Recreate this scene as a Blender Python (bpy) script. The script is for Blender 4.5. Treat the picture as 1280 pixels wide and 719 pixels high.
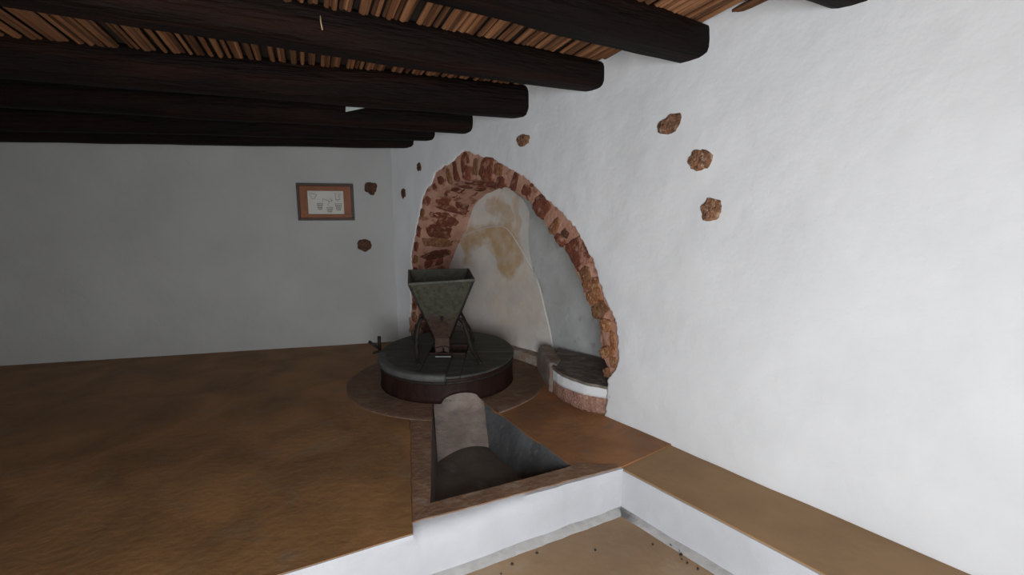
import bpy, bmesh, math, random
from mathutils import Vector, Matrix, noise
R = math.radians
random.seed(7)
scene = bpy.context.scene
for o in list(bpy.data.objects):
    bpy.data.objects.remove(o, do_unlink=True)
COL = scene.collection

# ------------------------------------------------------------------ camera
cam_d = bpy.data.cameras.new('camera')
cam_d.sensor_fit = 'HORIZONTAL'; cam_d.sensor_width = 36.0
cam_d.lens = 590.0/1280.0*36.0
cam_d.clip_start = 0.02
cam = bpy.data.objects.new('camera', cam_d); COL.objects.link(cam)
cam.location = (0, 0, 1.36); cam.rotation_euler = (R(81.0), 0, 0)
scene.camera = cam

# ------------------------------------------------------------------ world, daylight, exposure
world = bpy.data.worlds.new('world'); scene.world = world
world.use_nodes = True
world.node_tree.nodes['Background'].inputs[0].default_value = (0.72, 0.82, 1.0, 1)
world.node_tree.nodes['Background'].inputs[1].default_value = 0.03
def area(name, loc, target, sx, sy, power, color):
    l = bpy.data.lights.new(name, 'AREA'); l.shape = 'RECTANGLE'
    l.size = sx; l.size_y = sy; l.energy = power; l.color = color
    o = bpy.data.objects.new(name, l); COL.objects.link(o)
    o.location = loc
    o.rotation_euler = (Vector(target)-Vector(loc)).to_track_quat('-Z', 'Y').to_euler()
    return o
DOOR = (-.62, .80)          # x range of the doorway in the rear wall
REAR = -0.95
area('doorway_daylight', (sum(DOOR)/2, REAR-0.16, 0.80), (sum(DOOR)/2, 3.0, 0.80), DOOR[1]-DOOR[0]-.06, 2.0, 134.0, (0.925, 0.965, 1.0))
scene.view_settings.view_transform = 'Standard'
scene.view_settings.look = 'None'
scene.view_settings.exposure = 0.0
scene.view_settings.gamma = 1.0
scene.view_settings.use_curve_mapping = False

# ------------------------------------------------------------------ materials
MATS = {}
def mat(name, col, col2=None, scale=6.0, rough=0.85, bump=0.0, bscale=40.0, stretch=(1,1,1), detail=6.0,
        lo=0.35, hi=0.65, rand=0.0, third=None, tscale=3.0, tlo=.5, thi=.7, spec=0.3, dist=0.0, bdist=.02):
    if name in MATS: return MATS[name]
    m = bpy.data.materials.new(name); m.use_nodes = True
    nt = m.node_tree; N = nt.nodes; L = nt.links
    b = N['Principled BSDF']; b.inputs['Roughness'].default_value = rough
    b.inputs['Specular IOR Level'].default_value = spec
    tc = N.new('ShaderNodeTexCoord'); mp = N.new('ShaderNodeMapping'); mp.inputs['Scale'].default_value = stretch
    L.new(tc.outputs['Object'], mp.inputs['Vector'])
    oi = N.new('ShaderNodeObjectInfo')
    vec = mp.outputs['Vector']
    if rand:
        ad = N.new('ShaderNodeVectorMath'); ad.operation = 'ADD'
        ml = N.new('ShaderNodeMath'); ml.operation = 'MULTIPLY'; ml.inputs[1].default_value = 37.0
        L.new(oi.outputs['Random'], ml.inputs[0]); L.new(vec, ad.inputs[0]); L.new(ml.outputs[0], ad.inputs[1]); vec = ad.outputs[0]
    def ntex(s, d=detail, dd=dist):
        n = N.new('ShaderNodeTexNoise'); n.inputs['Scale'].default_value = s; n.inputs['Detail'].default_value = d
        n.inputs['Distortion'].default_value = dd
        L.new(vec, n.inputs['Vector']); return n
    def ramp(a, c):
        r = N.new('ShaderNodeMapRange'); r.inputs['From Min'].default_value = a; r.inputs['From Max'].default_value = c; return r
    colsock = None
    mx = N.new('ShaderNodeMix'); mx.data_type = 'RGBA'
    mx.inputs['A'].default_value = (*col, 1); mx.inputs['B'].default_value = (*(col2 or col), 1)
    n1 = ntex(scale); r1 = ramp(lo, hi); L.new(n1.outputs['Fac'], r1.inputs['Value']); L.new(r1.outputs['Result'], mx.inputs['Factor'])
    colsock = mx.outputs['Result']
    if third:
        m3 = N.new('ShaderNodeMix'); m3.data_type = 'RGBA'; m3.inputs['B'].default_value = (*third, 1)
        n3 = ntex(tscale); r3 = ramp(tlo, thi); L.new(n3.outputs['Fac'], r3.inputs['Value']); L.new(r3.outputs['Result'], m3.inputs['Factor'])
        L.new(colsock, m3.inputs['A']); colsock = m3.outputs['Result']
    if rand:
        hs = N.new('ShaderNodeHueSaturation')
        mr = N.new('ShaderNodeMapRange'); mr.inputs['To Min'].default_value = 1-rand; mr.inputs['To Max'].default_value = 1+rand
        L.new(oi.outputs['Random'], mr.inputs['Value']); L.new(mr.outputs['Result'], hs.inputs['Value']); L.new(colsock, hs.inputs['Color'])
        colsock = hs.outputs['Color']
    L.new(colsock, b.inputs['Base Color'])
    if bump:
        bn = ntex(bscale, 8.0, 0.0); bp = N.new('ShaderNodeBump'); bp.inputs['Strength'].default_value = bump
        bp.inputs['Distance'].default_value = bdist
        L.new(bn.outputs['Fac'], bp.inputs['Height']); L.new(bp.outputs['Normal'], b.inputs['Normal'])
    MATS[name] = m
    return m

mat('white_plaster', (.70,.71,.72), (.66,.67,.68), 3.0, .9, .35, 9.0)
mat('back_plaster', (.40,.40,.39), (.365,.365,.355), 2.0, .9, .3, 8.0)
mat('step_paint', (.50,.51,.535), (.45,.455,.475), 4.0, .85, .2, 14.0)
mat('cove_plaster', (.43,.42,.41), (.35,.34,.33), 14.0, .9, .3, 30.0)
mat('tan_floor', (.32,.165,.066), (.19,.10,.042), 2.6, .6, .25, 25.0, third=(.22,.155,.09), tscale=5.0, tlo=.55, thi=.8, dist=.6)
mat('red_floor', (.33,.15,.058), (.20,.09,.040), 2.6, .6, .25, 22.0, third=(.20,.125,.08), tscale=6.0, tlo=.52, thi=.75, dist=.5)
mat('lower_floor_paint', (.36,.235,.13), (.27,.175,.10), 3.0, .55, .15, 20.0, third=(.38,.28,.185), tscale=7.0, tlo=.55, thi=.8)
mat('ledge_paint', (.33,.20,.095), (.27,.16,.075), 3.0, .6, .15, 20.0)
mat('plinth_stone', (.20,.115,.072), (.145,.088,.06), 4.0, .8, .35, 22.0, third=(.22,.15,.11), tscale=10.0)
mat('trough_plaster', (.33,.27,.235), (.24,.185,.155), 6.0, .85, .4, 26.0, third=(.20,.175,.165), tscale=9.0)
mat('trough_slate', (.125,.13,.135), (.075,.077,.08), 5.0, .75, .4, 30.0, third=(.20,.20,.20), tscale=14.0, tlo=.6, thi=.8)
mat('trough_bed', (.13,.108,.09), (.08,.065,.054), 4.0, .85, .4, 24.0, third=(.20,.18,.16), tscale=5.0, tlo=.58, thi=.8)  # dirt tone, with shade from the trough's near side put into the colour
mat('trough_rim', (.24,.135,.08), (.16,.092,.057), 7.0, .85, .4, 30.0, third=(.25,.18,.13), tscale=16.0)
mat('mortar_pink', (.46,.26,.19), (.37,.19,.13), 8.0, .9, .6, 30.0, third=(.24,.10,.06), tscale=11.0, tlo=.57, thi=.66)
mat('brick_red', (.20,.062,.034), (.12,.040,.025), 26.0, .95, .9, 60.0, rand=.25, third=(.34,.17,.115), tscale=14.0, tlo=.54, thi=.64)
mat('brick_orange', (.33,.15,.07), (.23,.085,.04), 24.0, .95, .9, 60.0, rand=.2, third=(.42,.25,.13), tscale=40.0, tlo=.52, thi=.68)
mat('brick_tan', (.25,.125,.06), (.17,.072,.035), 22.0, .95, .9, 60.0, rand=.2, third=(.33,.20,.11), tscale=38.0, tlo=.55, thi=.7)
mat('rubble', (.30,.14,.075), (.14,.075,.045), 34.0, .95, 1.0, 60.0, rand=.2, third=(.42,.30,.21), tscale=55.0, tlo=.55, thi=.68)
mat('rubble_dark', (.13,.06,.035), (.07,.035,.022), 34.0, .95, 1.0, 60.0, rand=.2)
mat('niche_grey', (.44,.45,.44), (.36,.365,.35), 4.0, .9, .35, 14.0, third=(.24,.235,.22), tscale=9.0, tlo=.6, thi=.8)
mat('bench_slab', (.19,.16,.135), (.115,.096,.08), 6.0, .85, .7, 22.0, stretch=(1,1,1), third=(.25,.22,.19), tscale=9.0)
mat('bench_pink', (.36,.20,.15), (.25,.125,.09), 20.0, .95, .9, 60.0, third=(.45,.31,.24), tscale=40.0, tlo=.55, thi=.7)
mat('curb_stone', (.33,.285,.25), (.23,.175,.14), 9.0, .9, .6, 36.0, third=(.27,.16,.105), tscale=10.0)
mat('beam_wood', (.0085,.0045,.0033), (.005,.0028,.0022), 5.0, .7, .8, 16.0, stretch=(.35,3.0,3.0), rand=.15, third=(.022,.0075,.0045), tscale=3.0, tlo=.5, thi=.75, spec=.12, bdist=.03)
mat('reed', (.37,.175,.080), (.17,.068,.030), 5.0, .75, .6, 30.0, stretch=(1.5,9,9), rand=.6)
mat('ceiling_board', (.05,.03,.02), (.03,.02,.014), 5.0, .9)
mat('mill_lid_wood', (.052,.053,.045), (.034,.035,.031), 3.5, .6, .5, 14.0, stretch=(.6,4,4), rand=.2, third=(.075,.078,.07), tscale=6.0)
mat('mill_lid_edge', (.10,.105,.10), (.06,.062,.06), 5.0, .55, .5, 20.0, stretch=(1,1,1))
mat('mill_side', (.024,.0085,.006), (.014,.0055,.0045), 4.0, .6, .25, 12.0, stretch=(2,2,.8), third=(.028,.012,.009), tscale=7.0, spec=.2)
mat('hopper_tin', (.062,.064,.047), (.040,.043,.033), 5.0, .55, .4, 22.0, third=(.085,.085,.065), tscale=11.0, tlo=.55, thi=.75)
mat('hopper_rust', (.062,.030,.017), (.040,.024,.016), 7.0, .65, .5, 24.0)
mat('dark_iron', (.014,.012,.011), (.022,.017,.014), 12.0, .55, .4, 40.0)
mat('stick_wood', (.028,.020,.015), (.018,.013,.010), 9.0, .7, .6, 30.0)
mat('frame_dark', (.045,.020,.012), (.03,.013,.008), 9.0, .45, .2, 30.0, stretch=(4,1,1))
mat('frame_brown', (.24,.085,.032), (.19,.066,.026), 6.0, .6, .2, 30.0)
mat('paper', (.55,.54,.50), (.50,.49,.45), 5.0, .8)
mat('ink', (.05,.05,.05), (.08,.07,.06), 9.0, .9)
mat('pale_scrap', (.60,.68,.64), (.40,.46,.43), 9.0, .6)
mat('straw', (.42,.33,.18), (.34,.25,.13), 9.0, .8)
mat('debris', (.05,.04,.03), (.03,.02,.02), 9.0, .9)

# cream niche plaster: old ochre stains with shapes of their own
def cream_mat():
    m = bpy.data.materials.new('niche_cream'); m.use_nodes = True
    nt = m.node_tree; N = nt.nodes; L = nt.links; b = N['Principled BSDF']
    b.inputs['Roughness'].default_value = .9; b.inputs['Specular IOR Level'].default_value = .2
    uv = N.new('ShaderNodeUVMap')
    nz = N.new('ShaderNodeTexNoise'); nz.inputs['Scale'].default_value = 5.0; nz.inputs['Detail'].default_value = 6.0
    L.new(uv.outputs[0], nz.inputs['Vector'])
    sub = N.new('ShaderNodeVectorMath'); sub.operation = 'SUBTRACT'; sub.inputs[1].default_value = (.5,.5,.5)
    L.new(nz.outputs['Color'], sub.inputs[0])
    scl = N.new('ShaderNodeVectorMath'); scl.operation = 'SCALE'; scl.inputs['Scale'].default_value = .32
    L.new(sub.outputs[0], scl.inputs[0])
    add = N.new('ShaderNodeVectorMath'); add.operation = 'ADD'
    L.new(uv.outputs[0], add.inputs[0]); L.new(scl.outputs[0], add.inputs[1])
    def blob(cx, cy, rx, ry, soft=.35):
        s = N.new('ShaderNodeVectorMath'); s.operation = 'SUBTRACT'; s.inputs[1].default_value = (cx, cy, 0); L.new(add.outputs[0], s.inputs[0])
        d = N.new('ShaderNodeVectorMath'); d.operation = 'MULTIPLY'; d.inputs[1].default_value = (1/rx, 1/ry, 0); L.new(s.outputs[0], d.inputs[0])
        l = N.new('ShaderNodeVectorMath'); l.operation = 'LENGTH'; L.new(d.outputs[0], l.inputs[0])
        r = N.new('ShaderNodeMapRange'); r.inputs['From Min'].default_value = 1+soft; r.inputs['From Max'].default_value = 1-soft*.2
        L.new(l.outputs['Value'], r.inputs['Value']); return r.outputs['Result']
    def op(kind, a, c):
        x = N.new('ShaderNodeMath'); x.operation = kind; x.use_clamp = True
        for i, k in enumerate((a, c)):
            if isinstance(k, float): x.inputs[i].default_value = k
            else: L.new(k, x.inputs[i])
        return x.outputs[0]
    big = op('MAXIMUM', blob(1.72,1.10,.34,.14), blob(1.47,.96,.17,.21))
    big = op('MAXIMUM', big, blob(2.0,1.02,.13,.15))
    hole = blob(1.83,.90,.15,.16)
    big = op('SUBTRACT', big, hole)
    ring = op('SUBTRACT', blob(1.62,1.33,.19,.16,.25), blob(1.74,1.29,.14,.12,.3))
    ring = op('MULTIPLY', ring, .75)
    streak = op('MULTIPLY', blob(1.36,1.27,.05,.26,.5), .6)
    faint = op('MULTIPLY', blob(1.40,.55,.36,.30,.7), .30)
    tot = op('MAXIMUM', op('MAXIMUM', big, ring), op('MAXIMUM', streak, faint))
    n2 = N.new('ShaderNodeTexNoise'); n2.inputs['Scale'].default_value = 9.0; n2.inputs['Detail'].default_value = 8.0; L.new(uv.outputs[0], n2.inputs['Vector'])
    r2 = N.new('ShaderNodeMapRange'); r2.inputs['From Min'].default_value = .25; r2.inputs['From Max'].default_value = .6; r2.inputs['To Min'].default_value = .45
    L.new(n2.outputs['Fac'], r2.inputs['Value'])
    fac = op('MULTIPLY', tot, r2.outputs['Result'])
    base = N.new('ShaderNodeMix'); base.data_type = 'RGBA'
    base.inputs['A'].default_value = (.64,.59,.53,1); base.inputs['B'].default_value = (.54,.525,.50,1)
    n3 = N.new('ShaderNodeTexNoise'); n3.inputs['Scale'].default_value = 3.0; n3.inputs['Detail'].default_value = 7.0; L.new(uv.outputs[0], n3.inputs['Vector'])
    r3 = N.new('ShaderNodeMapRange'); r3.inputs['From Min'].default_value = .38; r3.inputs['From Max'].default_value = .62; L.new(n3.outputs['Fac'], r3.inputs['Value'])
    L.new(r3.outputs['Result'], base.inputs['Factor'])
    mx = N.new('ShaderNodeMix'); mx.data_type = 'RGBA'; mx.inputs['B'].default_value = (.46,.315,.18,1)
    L.new(fac, mx.inputs['Factor']); L.new(base.outputs['Result'], mx.inputs['A']); L.new(mx.outputs['Result'], b.inputs['Base Color'])
    bn = N.new('ShaderNodeTexNoise'); bn.inputs['Scale'].default_value = 16.0; bn.inputs['Detail'].default_value = 8.0; L.new(uv.outputs[0], bn.inputs['Vector'])
    bp = N.new('ShaderNodeBump'); bp.inputs['Strength'].default_value = .35; bp.inputs['Distance'].default_value = .02
    L.new(bn.outputs['Fac'], bp.inputs['Height']); L.new(bp.outputs['Normal'], b.inputs['Normal'])
    MATS['niche_cream'] = m
cream_mat()

# hopper tin, rusty towards its foot
def hopper_mat():
    m = bpy.data.materials.new('hopper_skin'); m.use_nodes = True
    nt = m.node_tree; N = nt.nodes; L = nt.links; b = N['Principled BSDF']; b.inputs['Roughness'].default_value = .55
    tc = N.new('ShaderNodeTexCoord'); sep = N.new('ShaderNodeSeparateXYZ'); L.new(tc.outputs['Object'], sep.inputs[0])
    n = N.new('ShaderNodeTexNoise'); n.inputs['Scale'].default_value = 9.0; n.inputs['Detail'].default_value = 8.0; L.new(tc.outputs['Object'], n.inputs['Vector'])
    ma = N.new('ShaderNodeMath'); ma.operation = 'MULTIPLY_ADD'; ma.inputs[1].default_value = .16; L.new(n.outputs['Fac'], ma.inputs[0]); L.new(sep.outputs['Z'], ma.inputs[2])
    r = N.new('ShaderNodeMapRange'); r.inputs['From Min'].default_value = .34; r.inputs['From Max'].default_value = .45; L.new(ma.outputs[0], r.inputs['Value'])
    a = N.new('ShaderNodeMix'); a.data_type = 'RGBA'; a.inputs['A'].default_value = (.046,.024,.015,1); a.inputs['B'].default_value = (.050,.049,.033,1); L.new(r.outputs['Result'], a.inputs['Factor'])
    n2 = N.new('ShaderNodeTexNoise'); n2.inputs['Scale'].default_value = 30.0; n2.inputs['Detail'].default_value = 8.0; L.new(tc.outputs['Object'], n2.inputs['Vector'])
    r2 = N.new('ShaderNodeMapRange'); r2.inputs['From Min'].default_value = .3; r2.inputs['From Max'].default_value = .7; r2.inputs['To Min'].default_value = .6; r2.inputs['To Max'].default_value = 1.35; L.new(n2.outputs['Fac'], r2.inputs['Value'])
    h = N.new('ShaderNodeHueSaturation'); L.new(r2.outputs['Result'], h.inputs['Value']); L.new(a.outputs['Result'], h.inputs['Color']); L.new(h.outputs['Color'], b.inputs['Base Color'])
    bp = N.new('ShaderNodeBump'); bp.inputs['Strength'].default_value = .4; bp.inputs['Distance'].default_value = .01; L.new(n2.outputs['Fac'], bp.inputs['Height']); L.new(bp.outputs['Normal'], b.inputs['Normal'])
    MATS['hopper_skin'] = m
hopper_mat()

# glass of the picture
gm = bpy.data.materials.new('picture_glass'); gm.use_nodes = True
_n = gm.node_tree; _n.nodes.remove(_n.nodes['Principled BSDF'])
_t = _n.nodes.new('ShaderNodeBsdfTransparent'); _g = _n.nodes.new('ShaderNodeBsdfGlossy'); _g.inputs['Roughness'].default_value = .02
_f = _n.nodes.new('ShaderNodeFresnel'); _f.inputs['IOR'].default_value = 1.45; _m = _n.nodes.new('ShaderNodeMixShader')
_n.links.new(_f.outputs[0], _m.inputs[0]); _n.links.new(_t.outputs[0], _m.inputs[1]); _n.links.new(_g.outputs[0], _m.inputs[2])
_n.links.new(_m.outputs[0], _n.nodes['Material Output'].inputs['Surface'])
MATS['picture_glass'] = gm

# ------------------------------------------------------------------ helpers
def mesh_obj(name, verts, faces, material, parent=None, smooth=False, uvs=None, label=None):
    origin = parent.location if parent is not None and parent.type == 'EMPTY' else (grand(parent) if parent else Vector((0,0,0)))
    me = bpy.data.meshes.new(name)
    me.from_pydata([tuple(Vector(v)-origin) for v in verts], [], faces)
    bm = bmesh.new(); bm.from_mesh(me); bmesh.ops.recalc_face_normals(bm, faces=bm.faces); bm.to_mesh(me); bm.free()
    if uvs is not None:
        lay = me.uv_layers.new(name='UVMap')
        for lp in me.loops: lay.data[lp.index].uv = uvs[lp.vertex_index]
    me.materials.append(MATS[material])
    if smooth:
        for p in me.polygons: p.use_smooth = True
    o = bpy.data.objects.new(name, me); COL.objects.link(o)
    if parent is not None: o.parent = parent
    if label: o['label'] = label
    return o
def grand(p):
    v = Vector((0,0,0))
    while p is not None:
        v += p.location; p = p.parent
    return v
def thing(name, loc, label, cat, group=None):
    o = bpy.data.objects.new(name, None); COL.objects.link(o); o.location = loc
    o.empty_display_size = .1
    o['label'] = label; o['category'] = cat
    if group: o['group'] = group
    return o
def tag(o, label, cat, group=None):
    o['label'] = label; o['category'] = cat
    if group: o['group'] = group
    return o
def struct(o, label, cat):
    o['kind'] = 'structure'; o['label'] = label; o['category'] = cat
    return o
def fbm(p, o=3): return noise.fractal(Vector(p), 1.0, 2.0, o)

class MB:
    def __init__(s): s.v = []; s.f = []
    def add(s, v, f):
        k = len(s.v); s.v += [Vector(x) for x in v]; s.f += [tuple(i+k for i in q) for q in f]
    def box(s, c, ax, ay, az, taper=0):
        c, ax, ay, az = map(Vector, (c, ax, ay, az)); v = []
        for z in (-1, 1):
            t = 1-taper if z > 0 else 1
            for y in (-1, 1):
                for x in (-1, 1): v.append(c+ax*x*t+ay*y*t+az*z)
        s.add(v, [(0,2,3,1),(4,5,7,6),(0,1,5,4),(2,6,7,3),(0,4,6,2),(1,3,7,5)])
    def tube(s, pts, rad, n=8, cap=True, jit=0):
        pts = [Vector(p) for p in pts]; v = []; f = []
        if not hasattr(rad, '__len__'): rad = [rad]*len(pts)
        up = Vector((0,0,1))
        for i, p in enumerate(pts):
            t = (pts[min(i+1,len(pts)-1)]-pts[max(i-1,0)]).normalized()
            a = t.cross(up if abs(t.z) < .9 else Vector((1,0,0))).normalized(); b = t.cross(a)
            for k in range(n):
                w = 2*math.pi*k/n; r = rad[i]*(1+random.uniform(-jit,jit))
                v.append(p+a*math.cos(w)*r+b*math.sin(w)*r)
        for i in range(len(pts)-1):
            for k in range(n):
                f.append((i*n+k, i*n+(k+1)%n, (i+1)*n+(k+1)%n, (i+1)*n+k))
        if cap:
            f.append(tuple(range(n))); f.append(tuple((len(pts)-1)*n+k for k in range(n)))
        s.add(v, f)
    def prism(s, poly, z0, z1):
        n = len(poly)
        v = [(p[0],p[1],z0) for p in poly]+[(p[0],p[1],z1) for p in poly]
        f = [tuple(range(n)), tuple(range(n,2*n))]+[(i,(i+1)%n,n+(i+1)%n,n+i) for i in range(n)]
        s.add(v, f)
    def build(s, name, m, parent=None, smooth=False, label=None, bevel=0):
        o = mesh_obj(name, s.v, s.f, m, parent, smooth, label=label)
        if bevel:
            md = o.modifiers.new('bevel', 'BEVEL'); md.width = bevel; md.segments = 2; md.limit_method = 'ANGLE'
        return o

def interp(pts, x):
    # pts sorted by first value
    if x <= pts[0][0]: return pts[0][1]
    for a, b in zip(pts, pts[1:]):
        if x <= b[0]:
            t = (x-a[0])/(b[0]-a[0]+1e-9); return a[1]+(b[1]-a[1])*t
    return pts[-1][1]

# ------------------------------------------------------------------ plan of the long wall (s = distance along the wall, 0 at the foot of the arch)
WB = Vector((.626, 3.036)); WC = Vector((-1.22, 4.90)); WK = Vector((-.2009, 4.0391))
NT = Vector((-math.sin(R(38.5)), math.cos(R(38.5))))
_tab = []; _l = 0; _p = WB.copy()
for i in range(401):
    t = i/400; q = WB*(1-t)**2+WK*(2*t*(1-t))+WC*t*t
    _l += (q-_p).length; _p = q; _tab.append((_l, q))
WLEN = _l
END = (WC-WK).normalized()
def plan(s):
    if s <= 0: return WB+NT*s
    if s >= WLEN: return WC+END*(s-WLEN)
    i = min(399, int(s/WLEN*400))
    while i > 0 and _tab[i][0] > s: i -= 1
    while i < 399 and _tab[i+1][0] < s: i += 1
    a, b = _tab[i], _tab[i+1]
    return a[1].lerp(b[1], (s-a[0])/(b[0]-a[0]))
def wnorm(s):            # horizontal normal into the room
    d = (plan(s+.01)-plan(s-.01)).normalized()
    return Vector((-d.y, d.x)) if (-d.y*-1+d.x*-1) > 0 else Vector((d.y, -d.x))
def wpt(s, z, out=0.0):  # point on the wall, 'out' metres towards the room
    p = plan(s); n = wnorm(s)
    if n.y > 0: n = -n
    return Vector((p.x+n.x*out, p.y+n.y*out, z))
INTO = Vector((.69, .72, 0)).normalized()
DEP = .48
def wavy(s, z):
    return .012*fbm((s*1.1, z*1.1, 3.3))+.004*fbm((s*4, z*4, 1.7))

# ------------------------------------------------------------------ setting: the long wall with the arch opening
OUTER = [(-.0,-.32),(-.0,0),(-.015,.20),(-.021,.262),(-.082,.334),(-.108,.406),(-.086,.535),(-.068,.654),(-.018,.747),(.031,.809),(.083,.909),(.092,.967),(.142,1.049),(.224,1.168),(.306,1.268),(.443,1.377),(.587,1.463),(.678,1.529),(.797,1.622),(.956,1.685),(1.141,1.771),(1.297,1.808),(1.469,1.868),(1.542,1.887),(1.679,1.811),(1.951,1.724),(2.005,1.625),(2.141,1.519),(2.206,1.337),(2.272,1.166),(2.331,1.03),(2.362,.94),(2.346,.764),(2.386,.505),(2.381,.456),(2.406,.209),(2.41,0),(2.41,-.32)]
INNER = [(.02,-.32),(.02,0),(.005,.20),(-.006,.262),(.013,.331),(.065,.425),(.076,.55),(.1,.634),(.211,.756),(.258,.873),(.328,.973),(.383,1.065),(.453,1.117),(.583,1.239),(.718,1.396),(.839,1.475),(.947,1.52),(1.011,1.559),(1.28,1.621),(1.506,1.645),(1.68,1.626),(1.852,1.576),(1.984,1.508),(2.085,1.42),(2.152,1.292),(2.212,1.098),(2.263,.859),(2.293,.516),(2.308,.225),(2.315,0),(2.315,-.32)]
BACK = [(.02,-.32),(.02,0),(.01,.262),(.065,.425),(.1,.634),(.211,.756),(.328,.973),(.453,1.117),(.583,1.239),(.718,1.396),(.839,1.475),(.99,1.53),(1.2,1.575),(1.40,1.588),(1.526,1.585),(1.66,1.567),(1.779,1.53),(1.88,1.465),(1.955,1.392),(2.08,1.165),(2.234,.968),(2.368,.771),(2.42,.5),(2.44,.2),(2.44,0),(2.44,-.32)]
CEN = (1.15, -.32)
def polar(pts):
    out = []
    for s, z in pts:
        out.append((math.atan2(z-CEN[1], CEN[0]-s), math.hypot(s-CEN[0], z-CEN[1])))
    out.sort(); return out
P_OUT, P_IN, P_BACK = polar(OUTER), polar(INNER), polar(BACK)
def at_polar(table, th, k=0.0):
    r = interp(table, th)+k
    return CEN[0]-math.cos(th)*r, CEN[1]+math.sin(th)*r
S0, S1, ZB, ZT = -5.25, WLEN+.02, -.32, 2.55
def rect_hit(th):
    dx, dz = -math.cos(th), math.sin(th); t = 1e9
    if dx < -1e-6: t = min(t, (S0-CEN[0])/dx)
    if dx > 1e-6: t = min(t, (S1-CEN[0])/dx)
    if dz > 1e-6: t = min(t, (ZT-CEN[1])/dz)
    return CEN[0]+dx*t, CEN[1]+dz*t
THS = [math.pi*i/420 for i in range(421)]
THS += [math.atan2(ZT-CEN[1], CEN[0]-S0), math.atan2(ZT-CEN[1], CEN[0]-S1)]
THS = sorted(THS)
def ragged(th): return .016*fbm((th*22, 0, 5.1), 2)+.010*fbm((th*70, 1, 2.2), 2)
v = []; f = []; NR = 34
for th in THS:
    a = at_polar(P_OUT, th, ragged(th) if .25 < th < 2.9 else 0); b = rect_hit(th)
    # a turned-in lip of plaster first, then rows spreading to the wall's edges
    p = wpt(a[0], a[1], -.05); v.append(p)
    for j in range(NR):
        t = (j/(NR-1))**1.7
        s, z = a[0]+(b[0]-a[0])*t, a[1]+(b[1]-a[1])*t
        edge = min(1, j/4)
        v.append(wpt(s, z, wavy(s, z)-.004*(1-edge)))
W = NR+1
for i in range(len(THS)-1):
    for j in range(W-1):
        f.append((i*W+j, i*W+j+1, (i+1)*W+j+1, (i+1)*W+j))
wall_right = struct(mesh_obj('wall_right', v, f, 'white_plaster', None, True), 'long uneven whitewashed wall with the brick arch in it', 'wall')

# ------------------------------------------------------------------ the arch: mortar ring and soffit, bricks one by one
foot = plan(1.15)
arch = thing('brick_arch', (foot.x, foot.y, 0), 'wide rough arch of red bricks and pink mortar in the white wall', 'arch')
v = []; f = []; NRG = 6
ths = [math.pi*i/300 for i in range(301)]
for th in ths:
    a = at_polar(P_OUT, th, .03); b = at_polar(P_IN, th, ragged(th+9))
    for j in range(NRG):
        t = j/(NRG-1); s, z = a[0]+(b[0]-a[0])*t, a[1]+(b[1]-a[1])*t
        rnd = .024*(t**4)
        v.append(wpt(s, z, -.012-rnd+.010*(1-t**4)*fbm((s*9, z*9, 8.8), 3)))
for i in range(len(ths)-1):
    for j in range(NRG-1): f.append((i*NRG+j, i*NRG+j+1, (i+1)*NRG+j+1, (i+1)*NRG+j))
mesh_obj('mortar_face', v, f, 'mortar_pink', arch, True)
def soffit(th, w, out=0.0):
    # w in 0..1 from the room side to the back of the niche, 'out' into the opening
    a = at_polar(P_IN, th, ragged(th+9)-out); b = at_polar(P_BACK, th, -out)
    A = wpt(a[0], a[1], -.034); p = plan(b[0]); B = Vector((p.x, p.y, b[1]))+INTO*(DEP+.03)
    return A.lerp(B, w)
v = []; f = []; NRS = 14
for th in ths:
    for j in range(NRS):
        w = j/(NRS-1); q = soffit(th, w)
        k = min(1, 4*w)*(.018*fbm((th*7, w*4, 3.1), 3))
        v.append(soffit(th, w, k))
for i in range(len(ths)-1):
    for j in range(NRS-1): f.append((i*NRS+j, i*NRS+j+1, (i+1)*NRS+j+1, (i+1)*NRS+j))
mesh_obj('mortar_soffit', v, f, 'mortar_pink', arch, True)

def blob_poly(n, rx, ry, jit, sq=.55):
    out = []
    sd = random.uniform(0, 90)
    for k in range(n):
        a = 2*math.pi*k/n+random.uniform(-.06,.06)
        c, s = math.cos(a), math.sin(a)
        m = 1+jit*(1.3*fbm((c*1.3, s*1.3, sd), 2)+random.uniform(-.28,.28))
        x = rx*math.copysign(abs(c)**sq, c)*m; y = ry*math.copysign(abs(s)**sq, s)*m
        out.append((x, y))
    return out
def brick_mesh(surf, poly, h, material, parent, name='brick', rough=.25):
    # surf(x, y, out) -> world point; an irregular rounded slab bedded in the surface
    n = len(poly); v = []; f = []
    for k, (sc, o) in enumerate(((1.05,-.02),(1.0,h*.55),(.90,h),(.45,h*1.04))):
        for (x, y) in poly:
            v.append(surf(x*sc, y*sc, o*(1+random.uniform(-rough,rough)) if o > 0 else o))
    v.append(surf(0, 0, h*1.05))
    for k in range(3):
        for i in range(n): f.append((k*n+i, k*n+(i+1)%n, (k+1)*n+(i+1)%n, (k+1)*n+i))
    for i in range(n): f.append((3*n+i, 3*n+(i+1)%n, 4*n))
    return mesh_obj(name, v, f, material, parent, True)

def th_of(s, z): return math.atan2(z-CEN[1], CEN[0]-s)
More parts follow.
